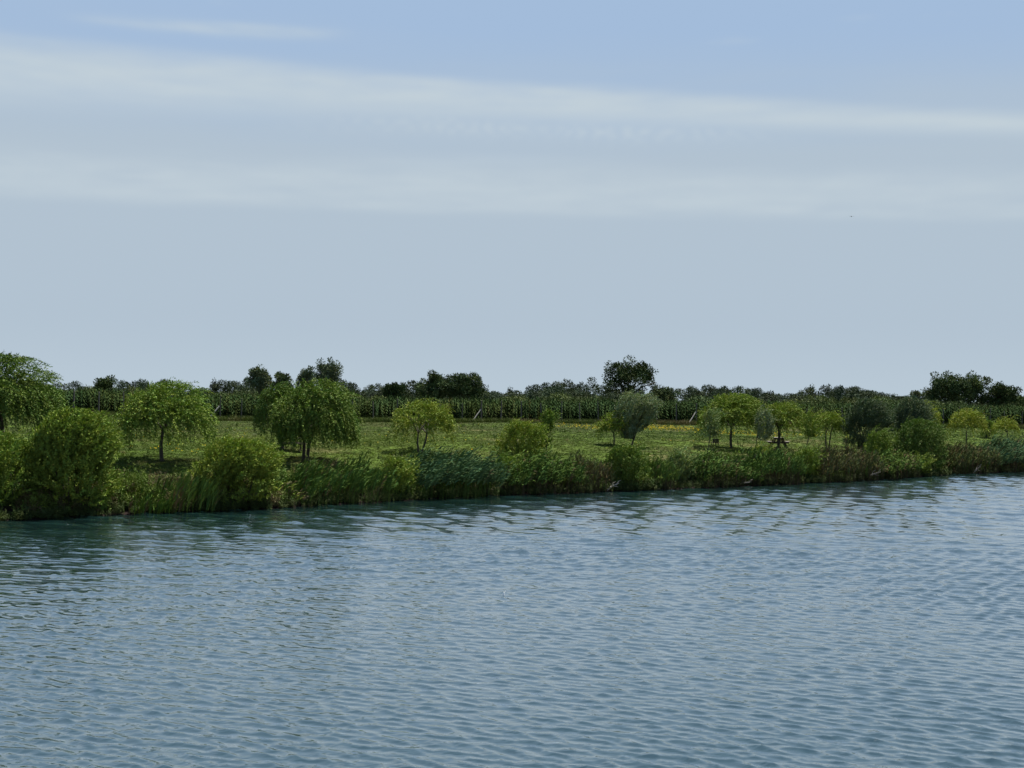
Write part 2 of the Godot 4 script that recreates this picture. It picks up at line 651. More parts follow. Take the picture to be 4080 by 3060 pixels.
func weed_mesh(tall: float, leaves: int, l: float, w: float, wide: float) -> ArrayMesh:
	begin()
	for st in 5:
		var p := Vector3(rnd(-wide, wide), 0, rnd(-wide, wide)) * 0.5
		var d := (Vector3(rnd(-0.3, 0.3), 1, rnd(-0.3, 0.3)) + WIND * 0.12).normalized()
		var h := tall * rnd(0.6, 1.1)
		ribbon([p, p + d * h * 0.5, p + d * h + WIND * h * 0.1], 0.012, Vector3(0.7, 0, 0.7), Color(0.8, 0.8, 0.8))
		for i in leaves:
			var f := rnd(0.15, 1.0)
			var q := p + d * h * f + WIND * h * 0.1 * f * f
			leaf(q, (unit() * 0.9 + d * 0.5 + WIND * 0.3).normalized(), l * rnd(0.6, 1.2) * (1.2 - 0.5 * f), w * rnd(0.7, 1.2), Color(1, 1, 1) * rnd(0.75, 1.25))
	return finish()

func make_shore_weeds():
	var o := Node3D.new()
	o.name = "shore_weeds"
	o.set_meta("kind", "stuff")
	o.set_meta("label", "low mixed weeds and leafy stalks along the edge of the bank")
	o.set_meta("category", "weeds")
	add_child(o)
	var kinds := [weed_mesh(0.75, 16, 0.13, 0.04, 0.35), weed_mesh(1.05, 20, 0.16, 0.035, 0.4), weed_mesh(0.55, 14, 0.10, 0.055, 0.4)]
	var bufs := [PackedFloat32Array(), PackedFloat32Array(), PackedFloat32Array()]
	var cols := [Color(0.072, 0.120, 0.024), Color(0.056, 0.096, 0.026), Color(0.085, 0.125, 0.026), Color(0.08, 0.068, 0.036)]
	for k in 6500:
		var t := rnd(-31.0, 70.0)
		var s := 1.3 + 2.6 * rng.randf() if rng.randf() < 0.78 else rnd(0.15, 1.3)
		var p := bank_point(s, t)
		var patch := lumps.get_noise_2d(p.x * 2.0 + 50.0, p.z * 2.0)
		if patch < -0.22:
			continue
		var v := rng.randi() % 3
		var c: Color = cols[(int(floor(t / 2.3)) + rng.randi() % 2) % 3] if rng.randf() > 0.14 else cols[3]
		put(bufs[v], p, rng.randf() * TAU, rnd(0.8, 1.3), rnd(0.6, 1.25) + patch * 0.6, shade_of(c, 0.25))
	for k in 2600:
		var p := bank_point(rnd(-0.15, 0.7), rnd(-31.0, 62.0))
		p.y = maxf(p.y, 0.0) - 0.03
		put(bufs[rng.randi() % 3], p, rng.randf() * TAU, rnd(0.6, 1.0), rnd(0.3, 0.7), shade_of(Color(0.042, 0.062, 0.020), 0.3))
	for v in 3:
		multi("weed_patch", kinds[v], M.leaf, bufs[v], o)

# ------------------------------------------------------------------ trees and shrubs

# a leafy shoot: grows from p along d, bends with weight and wind, stops outside the ellipsoid or below floor_y
func shoot(p: Vector3, d: Vector3, steps: int, step: float, weight: float, wind: float, l: float, w: float, c: Color, per: int, centre: Vector3, radii: Vector3, lim: float, floor_y: float, bare := 0):
	var own := shade_of(c, 0.22)
	for i in steps:
		d = (d + Vector3(0, -weight, 0) + WIND * wind + unit() * 0.10).normalized()
		p += d * step
		if p.y < floor_y:
			return
		var e := (p - centre) / radii
		if e.length() > lim and (e.y > 0.0 or e.x * e.x + e.z * e.z > lim * lim):
			return
		if i < bare:
			continue
		for j in per:
			var ld := (d * 0.75 + unit() * 0.75 + WIND * wind * 1.5).normalized()
			leaf(p - d * step * rng.randf(), ld, l * rnd(0.65, 1.25), w * rnd(0.7, 1.25), shade_of(own, 0.18))

# trunk and limbs; returns where the limbs end
func wood_of(o: Node3D, feet: Array, fork_h: float, r: float, centre: Vector3, radii: Vector3, limbs: int) -> Array:
	var ends := []
	for f in feet:
		begin()
		var foot: Vector3 = f[0]
		var fork: Vector3 = f[1]
		var mid := foot.lerp(fork, 0.5) + Vector3(rnd(-0.06, 0.06), 0, rnd(-0.06, 0.06)) * fork_h
		tube([foot - Vector3(0, 0.15, 0), foot + Vector3(0, 0.08, 0), mid, fork], [r * 1.5, r * 1.15, r * 0.95, r * 0.8])
		part("trunk", finish(), M.bark, o)
		for k in limbs:
			begin()
			var a := TAU * (k + rng.randf() * 0.6) / limbs
			var e := centre + Vector3(cos(a) * radii.x * rnd(0.35, 0.75), radii.y * rnd(-0.1, 0.55), sin(a) * radii.z * rnd(0.35, 0.75))
			var m := fork.lerp(e, 0.5) + Vector3(0, 0.12, 0) * radii.y
			tube([fork - (fork - foot).normalized() * 0.06, m, e], [r * 0.55, r * 0.36, r * 0.12], 6)
			part("branch", finish(), M.bark, o)
			ends.append(e); ends.append(m.lerp(e, 0.5))
	return ends

# a weeping willow; xl, xr: how far the crown reaches to either side of the foot; bot: height of the lowest leaves
func willow(called: String, label: String, x: float, z: float, h: float, xl: float, xr: float, bot: float, col: Color, o_: Dictionary = {}):
	var at := Vector3(x, ground(x, z), z)
	var o := thing(called, label, o_.get("category", "willow"), at, o_.get("group", ""))
	var rx := (xr - xl) * 0.485
	var cx: float = (xr + xl) * 0.5 + float(o_.get("lean", 0.0))
	var ry := (h - bot) * 0.5
	var rz := rx * 0.92
	var centre := Vector3(cx, bot + ry, 0)
	var radii := Vector3(rx, ry, rz)
	var r: float = o_.get("r", 0.035 * h * 0.55)
	var fork_h := lerpf(bot, h, 0.22)
	var feet := [[Vector3.ZERO, Vector3(cx * 0.35, fork_h, 0)]]
	if o_.has("twin"):
		feet = [[Vector3(-0.07, 0, 0), Vector3(cx * 0.35 - 0.15, fork_h, 0)], [Vector3(0.14, 0, 0.05), Vector3(cx * 0.35 + o_.twin, fork_h, 0.05)]]
	var ends := wood_of(o, feet, fork_h, r, centre, radii, o_.get("limbs", 5))
	begin()
	var droop: float = o_.get("droop", 0.12)
	var blow: float = o_.get("blow", 0.10)
	var n := int(float(o_.get("n", 520)) * 1.25)
	var l: float = o_.get("leaf", 0.16)
	var w: float = o_.get("wide", 0.054)
	for k in n:
		var u := unit()
		u.y = absf(u.y) * 1.45 - 0.55
		var q := pow(rng.randf(), 0.42)
		# uneven outline: bulges of leafage of different reach
		var bulge := 0.84 + 0.75 * lumps.get_noise_3d(u.x * 9.0 + x * 5.0, u.y * 9.0, u.z * 9.0 + z * 3.0) + 0.05 * rng.randf()
		var p := centre + u.normalized() * radii * q * bulge * 1.05
		p.y = maxf(p.y, bot + 0.1)
		if lumps.get_noise_3d(p.x * 9.0 + x * 7.0, p.y * 9.0, p.z * 9.0 + z * 5.0) < -0.10:
			continue
		var d := (u * Vector3(1, 0.3, 1) + Vector3(0, 0.55, 0) + unit() * 0.45).normalized()
		shoot(p, d, int(rnd(5, 13)), 0.105, droop, blow, l, w, col, 3, centre, radii, 1.12, bot * rnd(0.75, 1.25))
	# hanging curtains at the skirt
	for k in int(n * o_.get("skirt", 0.07)):
		var a := rng.randf() * TAU
		var p := centre + Vector3(cos(a) * rx * rnd(0.6, 0.98), rnd(-0.5, 0.25) * ry, sin(a) * rz * rnd(0.6, 0.98))
		shoot(p, Vector3(cos(a), 0.1, sin(a)), int(rnd(7, 16)), 0.11, droop * 2.2, blow * 0.7, l, w, col, 3, centre, radii, 1.25, bot * rnd(0.35, 1.0))
	# loose wisps blown over the top
	for k in int(float(o_.get("wisps", 10)) * 2.2):
		var a := rnd(-1.2, 1.2)
		var p := centre + Vector3(sin(a) * rx * 0.8, cos(a) * ry * 0.82, rnd(-0.4, 0.4) * rz)
		shoot(p, Vector3(rnd(-0.1, 0.6), 1.0, rnd(-0.2, 0.2)).normalized(), int(rnd(7, 14)), 0.10, 0.15, 0.16, l * 0.85, w * 0.7, col, 2, centre, radii * 1.35, 1.4, bot, 1)
	part("crown", finish(), M.leaf, o, true)
	return o

# a shrub or an upright young tree: many shoots rising from the ground (or from a short stem)
func shrub(called: String, label: String, category: String, x: float, z: float, h: float, xl: float, xr: float, bot: float, col: Color, o_: Dictionary = {}):
	var at := Vector3(x, ground(x, z), z)
	var o := thing(called, label, category, at, o_.get("group", ""))
	var rx := (xr - xl) * 0.5
	var rz := rx * float(o_.get("deep", 0.85))
	var cx := (xr + xl) * 0.5
	var mid := lerpf(bot, h, float(o_.get("mid", 0.42)))
	var centre := Vector3(cx, mid, 0)
	var radii := Vector3(rx, h - mid, rz)
	var n: int = o_.get("n", 420)
	var l: float = o_.get("leaf", 0.15)
	var w: float = o_.get("wide", 0.056)
	var stem: float = o_.get("stem", 0.0)
	var foot_r: float = o_.get("foot", 0.45)
	var blow: float = o_.get("blow", 0.035)
	var stems: int = o_.get("stems", 7)
	var shear: float = o_.get("shear", 0.22 * rx)
	var start := Vector3(o_.get("lean", 0.0), stem, 0)
	if stem > 0.0:
		begin()
		var bow: float = o_.get("bow", 0.0)
		tube([Vector3(0, -0.12, 0), Vector3(start.x * 0.25 + bow, stem * 0.4, 0), Vector3(start.x * 0.7 + bow * 0.8, stem * 0.8, 0), start + Vector3(0, 0.25, 0)], [float(o_.get("r", 0.05)) * 1.2, float(o_.get("r", 0.05)), float(o_.get("r", 0.05)) * 0.85, float(o_.get("r", 0.05)) * 0.5])
		part("trunk", finish(), M.bark, o)
	for k in stems:
		begin()
		var a := rng.randf() * TAU
		var e := Vector3(cx + cos(a) * rx * rnd(0.2, 0.75), lerpf(mid, h, rnd(0.0, 0.6)), sin(a) * rz * rnd(0.2, 0.75))
		var b := start + Vector3(cos(a) * rx, 0, sin(a) * rz) * foot_r * 0.35 * (1.0 if stem == 0.0 else 0.1)
		tube([b - Vector3(0, 0.08, 0), b.lerp(e, 0.5) + Vector3(0, 0.1, 0), e], [0.028, 0.02, 0.008], 5)
		part("branch", finish(), M.bark, o)
	begin()
	for k in n:
		var fy := pow(rng.randf(), float(o_.get("high", 0.75)))
		var py := lerpf(bot, h * 0.98, fy)
		var wide := sqrt(maxf(0.0, 1.0 - pow((py - mid) / (h - mid), 2.0))) if py > mid else lerpf(float(o_.get("skirt", 0.72)), 1.0, (py - bot) / maxf(mid - bot, 0.01))
		var a := rng.randf() * TAU
		var bulge := 0.84 + 0.80 * lumps.get_noise_3d(cos(a) * 9.0 + x * 4.0, py * 5.0, sin(a) * 9.0 + z * 4.0) + 0.06 * rng.randf()
		var q := pow(rng.randf(), 0.40) * wide * bulge
		var p := Vector3(cx + cos(a) * rx * q, py - 0.25, sin(a) * rz * q)
		p.y = maxf(p.y, bot + 0.03)
		if lumps.get_noise_3d(p.x * 9.0 + x * 7.0, p.y * 9.0, p.z * 9.0 + z * 5.0) < -0.19:
			continue
		p.x += shear * (p.y / h - 0.45)
		var d := ((p - start) * Vector3(0.5, 0.4, 0.5) + Vector3(0, float(o_.get("rise", 0.6)), 0) + unit() * 0.55).normalized()
		shoot(p, d, int(rnd(4, 11)), 0.095, float(o_.get("droop", 0.02)), blow, l, w, col, int(o_.get("per", 4)), centre, radii, 1.08, maxf(bot, 0.02))
	# whips that stand out of the outline, blown over
	for k in int(n * float(o_.get("whips", 0.26))):
		var a := rng.randf() * TAU
		var ey := rnd(0.15, 1.0)
		var p := Vector3(cx + cos(a) * rx * 0.8 * sqrt(1.0 - ey * ey * 0.9), mid + (h - mid) * ey * 0.82, sin(a) * rz * 0.8 * sqrt(1.0 - ey * ey * 0.9))
		shoot(p, (Vector3(cos(a) * 0.4, 1.0, sin(a) * 0.4) + WIND * 0.35).normalized(), int(rnd(4, 11)), 0.095, 0.0, 0.10, l * 0.95, w * 0.75, col, 2, centre, radii, 1.7, maxf(bot, 0.02))
	part("crown", finish(), M.leaf, o, true)
	return o

const GOLDEN := Color(0.168, 0.200, 0.033)
const FRESH := Color(0.108, 0.160, 0.030)
const MIDGREEN := Color(0.070, 0.112, 0.027)
const SILVER := Color(0.140, 0.175, 0.100)
const DARKSILVER := Color(0.055, 0.080, 0.045)

func make_meadow_trees():
	willow("willow_tree", "large weeping willow at the picture's left edge, streaming in the wind", -27.7, -66.2, 5.15, -3.5, 2.95, 0.85, FRESH.lerp(MIDGREEN, 0.8), {n = 1700, wisps = 60, blow = 0.13, droop = 0.15, r = 0.17, skirt = 0.3})
	willow("willow_tree", "mop headed willow with single trunk and a dark shadow at its foot", -18.1, -63.1, 4.0, -2.1, 2.4, 1.05, FRESH, {n = 1150, wisps = 26, blow = 0.11, r = 0.095, skirt = 0.13})
	willow("willow_tree", "broad drooping willow over a picnic table, tallest on the meadow", -11.6, -68.5, 4.45, -1.75, 2.85, 0.95, FRESH.lerp(MIDGREEN, 0.55), {n = 1150, wisps = 14, blow = 0.08, droop = 0.2, twin = 0.25, r = 0.09, skirt = 0.34})
	willow("willow_tree", "dark willow half hidden behind the broad drooping one", -13.7, -73.0, 3.85, -1.5, 0.9, 0.85, MIDGREEN, {n = 560, wisps = 6, r = 0.08, skirt = 0.25})
	willow("willow_tree", "small round yellow green willow with two thin trunks", -5.7, -75.7, 3.15, -1.7, 2.0, 0.75, GOLDEN.lerp(FRESH, 0.45), {n = 620, wisps = 8, twin = 0.4, r = 0.06})
	shrub("willow_shrub", "low spreading yellow green shrub on the meadow behind the reeds", "shrub", 0.7, -77.4, 2.05, -1.8, 1.6, 0.0, GOLDEN.lerp(FRESH, 0.55), {n = 520, skirt = 0.9, mid = 0.35})
	shrub("young_tree", "upright leafy sapling rising out of the low yellow green shrub", "sapling", 2.3, -79.8, 2.75, -0.62, 0.68, 0.2, FRESH.lerp(MIDGREEN, 0.4), {n = 150, stem = 0.5, r = 0.03, mid = 0.45})
	willow("willow_tree", "small bushy willow touching the silvery tree beside it", 7.3, -86.7, 2.25, -1.2, 0.95, 0.45, GOLDEN.lerp(FRESH, 0.6), {n = 300, r = 0.05, wisps = 4})
	shrub("silver_tree", "silvery upright tree leaning with the wind beside small bushy willow", "tree", 8.6, -86.9, 3.6, -1.5, 1.75, 0.45, SILVER, {n = 700, shear = 1.3, skirt = 0.22, stem = 0.5, r = 0.06, mid = 0.6, whips = 0.4, blow = 0.06, lean = 0.12, rise = 1.3, leaf = 0.16})
	willow("willow_tree", "wide flat topped willow with straight dark trunk and long shadow", 16.2, -89.9, 3.95, -2.3, 2.45, 0.95, FRESH.lerp(GOLDEN, 0.25), {n = 1000, r = 0.095, wisps = 12, skirt = 0.12})
	shrub("sapling", "thin leaning sapling in front of the wide flat topped willow", "sapling", 13.3, -83.1, 3.15, -0.45, 1.0, 1.35, SILVER.lerp(FRESH, 0.4), {skirt = 0.3, n = 110, stem = 1.5, r = 0.036, lean = 0.26, bow = 0.05, mid = 0.45, stems = 4})
	shrub("sapling", "thin silvery sapling between the two willows with picnic furniture", "sapling", 17.5, -86.7, 3.15, -0.42, 1.15, 1.0, SILVER, {skirt = 0.3, n = 140, stem = 1.25, r = 0.036, lean = -0.03, bow = -0.04, mid = 0.42, stems = 4})
	willow("willow_tree", "rounded willow with a picnic table set around its trunk", 19.8, -90.7, 3.5, -1.5, 2.15, 0.95, FRESH.lerp(GOLDEN, 0.35), {n = 640, r = 0.11, wisps = 8, limbs = 6})
	shrub("sapling", "thin sapling with a curved trunk growing out of the reeds", "sapling", 21.2, -87.7, 3.2, -0.42, 1.25, 1.4, FRESH.lerp(GOLDEN, 0.3), {skirt = 0.3, n = 130, stem = 1.55, r = 0.034, lean = 0.36, bow = -0.12, mid = 0.42, stems = 4})
	willow("willow_tree", "small willow with a forked trunk near the dark silver poplars", 24.4, -94.1, 2.85, -1.15, 1.4, 0.95, FRESH.lerp(GOLDEN, 0.4), {n = 380, r = 0.055, wisps = 5, twin = 0.22})
	shrub("poplar", "dark silver leaved poplar clump, first one after the small willows", "poplar", 27.0, -92.7, 4.2, -1.9, 1.95, 0.05, DARKSILVER, {n = 1300, skirt = 0.9, shear = 0.4, whips = 0.5, mid = 0.45, leaf = 0.12, wide = 0.055, blow = 0.05})
	shrub("poplar", "dark silver leaved poplar clump beside the golden willow", "poplar", 31.2, -95.5, 4.4, -1.65, 1.8, 0.05, DARKSILVER.lerp(SILVER, 0.15), {n = 1150, skirt = 0.8, shear = 0.5, whips = 0.5, mid = 0.5, leaf = 0.12, wide = 0.055, blow = 0.06})
	willow("willow_tree", "golden yellow willow rising behind the poplar clumps", 36.3, -107.6, 3.55, -1.6, 1.4, 0.9, GOLDEN, {n = 480, r = 0.07, wisps = 5})
	willow("willow_tree", "lone golden round willow on a thin trunk above brown reeds", 39.0, -104.5, 3.25, -1.35, 1.55, 1.05, GOLDEN, {n = 400, r = 0.05, wisps = 5, droop = 0.12})
	shrub("willow_shrub", "small green shrub between the two golden willows far right", "shrub", 45.3, -116.0, 1.65, -0.85, 0.85, 0.05, FRESH, {n = 130})
	willow("willow_tree", "smallest golden willow, rightmost on the meadow", 45.8, -112.3, 2.2, -1.45, 0.75, 0.6, GOLDEN, {n = 260, r = 0.045, wisps = 4})

func make_bank_bushes():
	var p := bank_point(2.2, -25.5)
	shrub("willow_bush", "leafy bush at the water's edge cut off by the picture's left side", "bush", p.x, p.z, 2.9, -2.4, 1.5, 0.0, FRESH, {n = 620, leaf = 0.16, foot = 0.9})
	p = bank_point(1.3, -22.7)
	shrub("willow_bush", "biggest willow bush on the bank, bright above and black below", "bush", p.x, p.z, 4.05, -2.15, 2.05, 0.0, FRESH.lerp(GOLDEN, 0.15), {n = 2200, leaf = 0.15, foot = 0.6, mid = 0.47, deep = 0.8})
	p = bank_point(1.2, -15.3)
	shrub("willow_bush", "bright yellow green bush below the broad drooping willow", "bush", p.x, p.z, 2.75, -2.1, 2.1, 0.0, FRESH.lerp(GOLDEN, 0.35), {n = 1350, leaf = 0.15, foot = 0.8, mid = 0.42, blow = 0.06})
	p = bank_point(0.9, -6.4)
	shrub("weed_bush", "loose pale green bush of tall weeds left of the bluish reeds", "bush", p.x, p.z, 1.75, -1.0, 1.0, 0.0, FRESH.lerp(GOLDEN, 0.3), {n = 260, leaf = 0.15})
	p = bank_point(1.0, 1.0)
	shrub("weed_bush", "light green weed bush right of the bluish reeds", "bush", p.x, p.z, 1.7, -0.9, 0.9, 0.0, FRESH, {n = 230, leaf = 0.15})
	p = bank_point(1.0, 8.9)
	shrub("willow_bush", "rounded leafy bush right of the bare brown reed stems", "bush", p.x, p.z, 2.2, -1.4, 1.3, 0.0, FRESH.lerp(MIDGREEN, 0.5), {n = 480, leaf = 0.15, foot = 0.8})
	p = bank_point(1.2, 13.2)
	shrub("weed_bush", "pale grey green bush left of the thin leaning sapling", "bush", p.x, p.z, 1.75, -0.95, 0.9, 0.0, SILVER.lerp(FRESH, 0.55), {n = 240, leaf = 0.15})
	p = bank_point(3.2, 22.6)
	shrub("weed_bush", "small bright green bush in front of the picnic table seen end on", "bush", p.x, p.z, 1.35, -0.8, 0.8, 0.0, GOLDEN.lerp(FRESH, 0.4), {n = 140})
	p = bank_point(0.9, 24.2)
	shrub("weed_bush", "leafy green bush under the sapling with the curved trunk", "bush", p.x, p.z, 1.85, -1.0, 1.0, 0.0, FRESH, {n = 240})
	p = bank_point(2.2, 34.2)
	shrub("willow_bush", "pointed fresh green willow bush in front of the poplar clumps", "bush", p.x, p.z, 2.7, -1.0, 1.0, 0.0, FRESH.lerp(MIDGREEN, 0.3), {n = 330, leaf = 0.15})
	p = bank_point(1.7, 39.2)
	shrub("willow_bush", "tall olive green willow bush right of the poplar clumps", "bush", p.x, p.z, 3.5, -2.0, 2.0, 0.0, MIDGREEN, {n = 1000, leaf = 0.15, foot = 0.8, mid = 0.45})
	p = bank_point(0.5, 37.2)
	shrub("weed_bush", "low yellow green bush at the foot of the tall olive one", "bush", p.x, p.z, 1.35, -0.75, 0.75, 0.0, FRESH.lerp(GOLDEN, 0.4), {n = 150})

# ------------------------------------------------------------------ reeds

func reed_bed(called: String, label: String, t0: float, t1: float, s1: float, h: float, per_m2: float, green: Color, stem: Color, o_: Dictionary = {}):
	var mid := bank_point(s1 * 0.5, (t0 + t1) * 0.5)
	var o := thing(called, label, o_.get("category", "reeds"), mid, "reed beds along the bank")
	h *= 0.95
	var n := int((t1 - t0) * s1 * per_m2)
	var bend: float = o_.get("bend", 0.22)
	var leafy: int = o_.get("leafy", 7)
	var ll: float = o_.get("leaf", 0.46)
	var dry: float = o_.get("dry", 0.1)
	var stems_v := []
	begin()
	for k in n:
		var t := rnd(t0, t1)
		var s := rnd(-0.5, s1)
		var edge := clampf(minf(t - t0, t1 - t) / 0.9, 0.0, 1.0)
		var p := bank_point(s, t)
		var high := h * rnd(0.68, 1.06) * (0.62 + 0.38 * sqrt(edge)) * (0.9 + 0.3 * lumps.get_noise_2d(p.x * 6.0, p.z * 6.0))
		p.y = maxf(p.y, 0.0) - 0.05
		p -= mid
		var side := Vector3(rnd(-0.12, 0.12), 0, rnd(-0.12, 0.12))
		var b := (WIND * bend * rnd(0.5, 1.3) + side) * high
		var pts := [p, p + Vector3(0, high * 0.4, 0) + b * 0.12, p + Vector3(0, high * 0.75, 0) + b * 0.5, p + Vector3(0, high * 0.97, 0) + b]
		var a := rng.randf() * TAU
		stems_v.append([pts, Vector3(cos(a), 0, sin(a)), shade_of(stem, 0.3)])
		var c := shade_of(green if rng.randf() > dry else Color(0.085, 0.068, 0.038), 0.22)
		for i in leafy:
			var f := lerpf(maxf(0.5, float(o_.get("from", 0.5))) if not o_.has("low") else float(o_.low), 1.0, (i + rng.randf()) / leafy)
			var q := p + Vector3(0, high * f * 0.97, 0) + b * f * f
			var la := rng.randf() * TAU
			var out := (Vector3(cos(la), 0, sin(la)) * float(o_.get("open", 0.55)) + WIND * (0.25 + bend * 1.6)).normalized()
			var up := rnd(0.7, 1.3) * float(o_.get("up", 1.0))
			var l := ll * rnd(0.6, 1.15) * (1.1 - 0.35 * f)
			var d := (out + Vector3(0, up, 0)).normalized()
			var m := q + d * l * 0.5
			var e := m + (d + WIND * 0.35 - Vector3(0, rnd(0.35, 0.95) / float(o_.get("up", 1.0)), 0)).normalized() * l * 0.5
			ribbon([q, m, e], 0.055, d.cross(unit()).normalized(), shade_of(c, 0.14))
	part("foliage", finish(), M.reed, o, true)
	begin()
	for e in stems_v:
		ribbon(e[0], 0.016, e[1], e[2])
	part("reed_stems", finish(), M.reed, o, true)

func make_reed_beds():
	var g := Color(0.056, 0.098, 0.024)
	var blue := Color(0.050, 0.090, 0.042)
	var brown := Color(0.058, 0.044, 0.030)
	var tan := Color(0.12, 0.095, 0.058)
	reed_bed("grass_bed", "patch of tall green grass at the water right of the biggest bush", -20.6, -18.4, 1.4, 0.8, 50, Color(0.055, 0.092, 0.018), g, {category = "grass", up = 2.2, bend = 0.10, leafy = 5, low = 0.05})
	reed_bed("cattail_bed", "stand of dark upright cattails left of the bright yellow green bush", -19.0, -16.9, 1.7, 1.75, 24, MIDGREEN, g, {category = "cattails", up = 3.0, bend = 0.08, leafy = 6, low = 0.08, open = 0.25, leaf = 0.75})
	reed_bed("reed_bed", "sparse dry stems in the gap right of the yellow green bush", -13.2, -12.3, 1.5, 1.25, 26, FRESH, tan, {dry = 0.5, leafy = 4})
	reed_bed("reed_bed", "long bed of mixed green reeds below the small two trunked willow", -12.5, -7.4, 2.0, 2.0, 40, g, g, {dry = 0.06, up = 1.5})
	reed_bed("reed_bed", "bluish green reeds bowed over by the wind, darkest at the water", -5.6, -0.5, 2.6, 2.25, 46, blue, g, {bend = 0.36, dry = 0.02, leaf = 0.52})
	reed_bed("reed_bed", "green reed bed in front of the low yellow green shrub", 0.0, 5.1, 2.2, 2.05, 42, g, brown, {bend = 0.2, from = 0.38, dry = 0.06})
	reed_bed("reed_bed", "bare brown upright reed stems ending at pale broken stalks", 5.0, 7.0, 1.9, 2.05, 60, Color(0.070, 0.078, 0.032), brown, {bend = 0.05, from = 0.55, dry = 0.4, leafy = 4, up = 2.0})
	reed_bed("reed_bed", "narrow dark column of reeds right of the rounded leafy bush", 10.4, 11.8, 1.6, 1.95, 56, MIDGREEN, brown, {bend = 0.07, up = 2.0, from = 0.4})
	reed_bed("reed_bed", "dense reeds around the foot of the thin leaning sapling", 13.8, 17.2, 2.2, 2.05, 48, g, brown, {bend = 0.16, from = 0.45, dry = 0.12})
	reed_bed("reed_bed", "short reeds in the dip between two taller stands", 17.1, 18.5, 1.6, 1.25, 46, g, brown, {dry = 0.2})
	reed_bed("reed_bed", "tall dark reeds below the thin silvery sapling", 18.4, 22.8, 2.2, 2.1, 48, g, brown, {bend = 0.12, from = 0.45, dry = 0.08, up = 1.5})
	reed_bed("reed_bed", "wide stand of brown reeds below the forked willow", 24.8, 31.0, 2.4, 2.05, 50, Color(0.066, 0.080, 0.032), brown, {bend = 0.06, from = 0.5, dry = 0.35, leafy = 5, up = 1.7})
	reed_bed("reed_bed", "shaded reeds at the water below the poplar clumps", 31.0, 36.4, 1.6, 1.75, 44, MIDGREEN, brown, {bend = 0.08, dry = 0.2})
	reed_bed("reed_bed", "brown reeds below the lone golden willow", 41.4, 47.4, 2.4, 2.0, 46, Color(0.062, 0.082, 0.030), brown, {bend = 0.07, from = 0.45, dry = 0.3, up = 1.6})
	reed_bed("reed_bed", "blue green wind bowed reeds at the picture's right edge", 47.2, 55.5, 2.6, 2.35, 42, blue, brown, {bend = 0.3, leaf = 0.52, dry = 0.04})

# ------------------------------------------------------------------ fence and corn

func fence_z(x: float) -> float:
	return -113.0 - 0.332 * (x + 27.4)

func make_fence():
	var at := Vector3(0, ground(0, fence_z(0)), fence_z(0))
	var o := thing("post_fence", "weathered wooden post and wire fence along the corn field", "fence", at)
	var shapes := []
	for v in 4:
		begin()
		var h := 1.95 + 0.12 * v
		var r := 0.052 + 0.008 * (v % 3)
		tube([Vector3(0, -0.3, 0), Vector3(0.01, h * 0.5, 0.0), Vector3(0.025 * (v - 1.5), h, 0.01), Vector3(0.025 * (v - 1.5), h + 0.03, 0.01)], [r * 1.08, r, r * 0.94, r * 0.6], 8)
		shapes.append(finish())
	var tops := []
	var x := -51.6
	while x < 70.0:
		var z := fence_z(x) + rnd(-0.1, 0.1)
		var p := Vector3(x, ground(x, z), z)
		var post := part("post", shapes[rng.randi() % 4], M.post, o)
		post.position = p - at
		post.rotation = Vector3(rnd(-0.03, 0.03), rnd(0, TAU), rnd(-0.04, 0.04))
		tops.append(p - at)
		x += 2.05 * rnd(0.9, 1.1)
	for bx in [-27.4, -2.6, 19.9, 44.0]:
		var best := 0
		for i in tops.size():
			if absf(tops[i].x + at.x - bx) < absf(tops[best].x + at.x - bx):
				best = i
		begin()
		var q: Vector3 = tops[best]
		var foot := q + Vector3(-1.0, -0.1, 0.75)
		foot.y = ground(foot.x + at.x, foot.z + at.z) - at.y - 0.05
		tube([foot, q + Vector3(-0.05, 1.35, 0.06)], [0.055, 0.05], 8)
		part("brace", finish(), M.pale_wood, o)
	for hgt in [0.45, 0.95, 1.45, 1.85]:
		begin()
		for i in tops.size() - 1:
			tube([tops[i] + Vector3(0, hgt, 0.07), (tops[i] + tops[i + 1]) * 0.5 + Vector3(0, hgt - 0.02, 0.07), tops[i + 1] + Vector3(0, hgt, 0.07)], [0.003, 0.003, 0.003], 3)
		part("wire", finish(), M.wire, o)

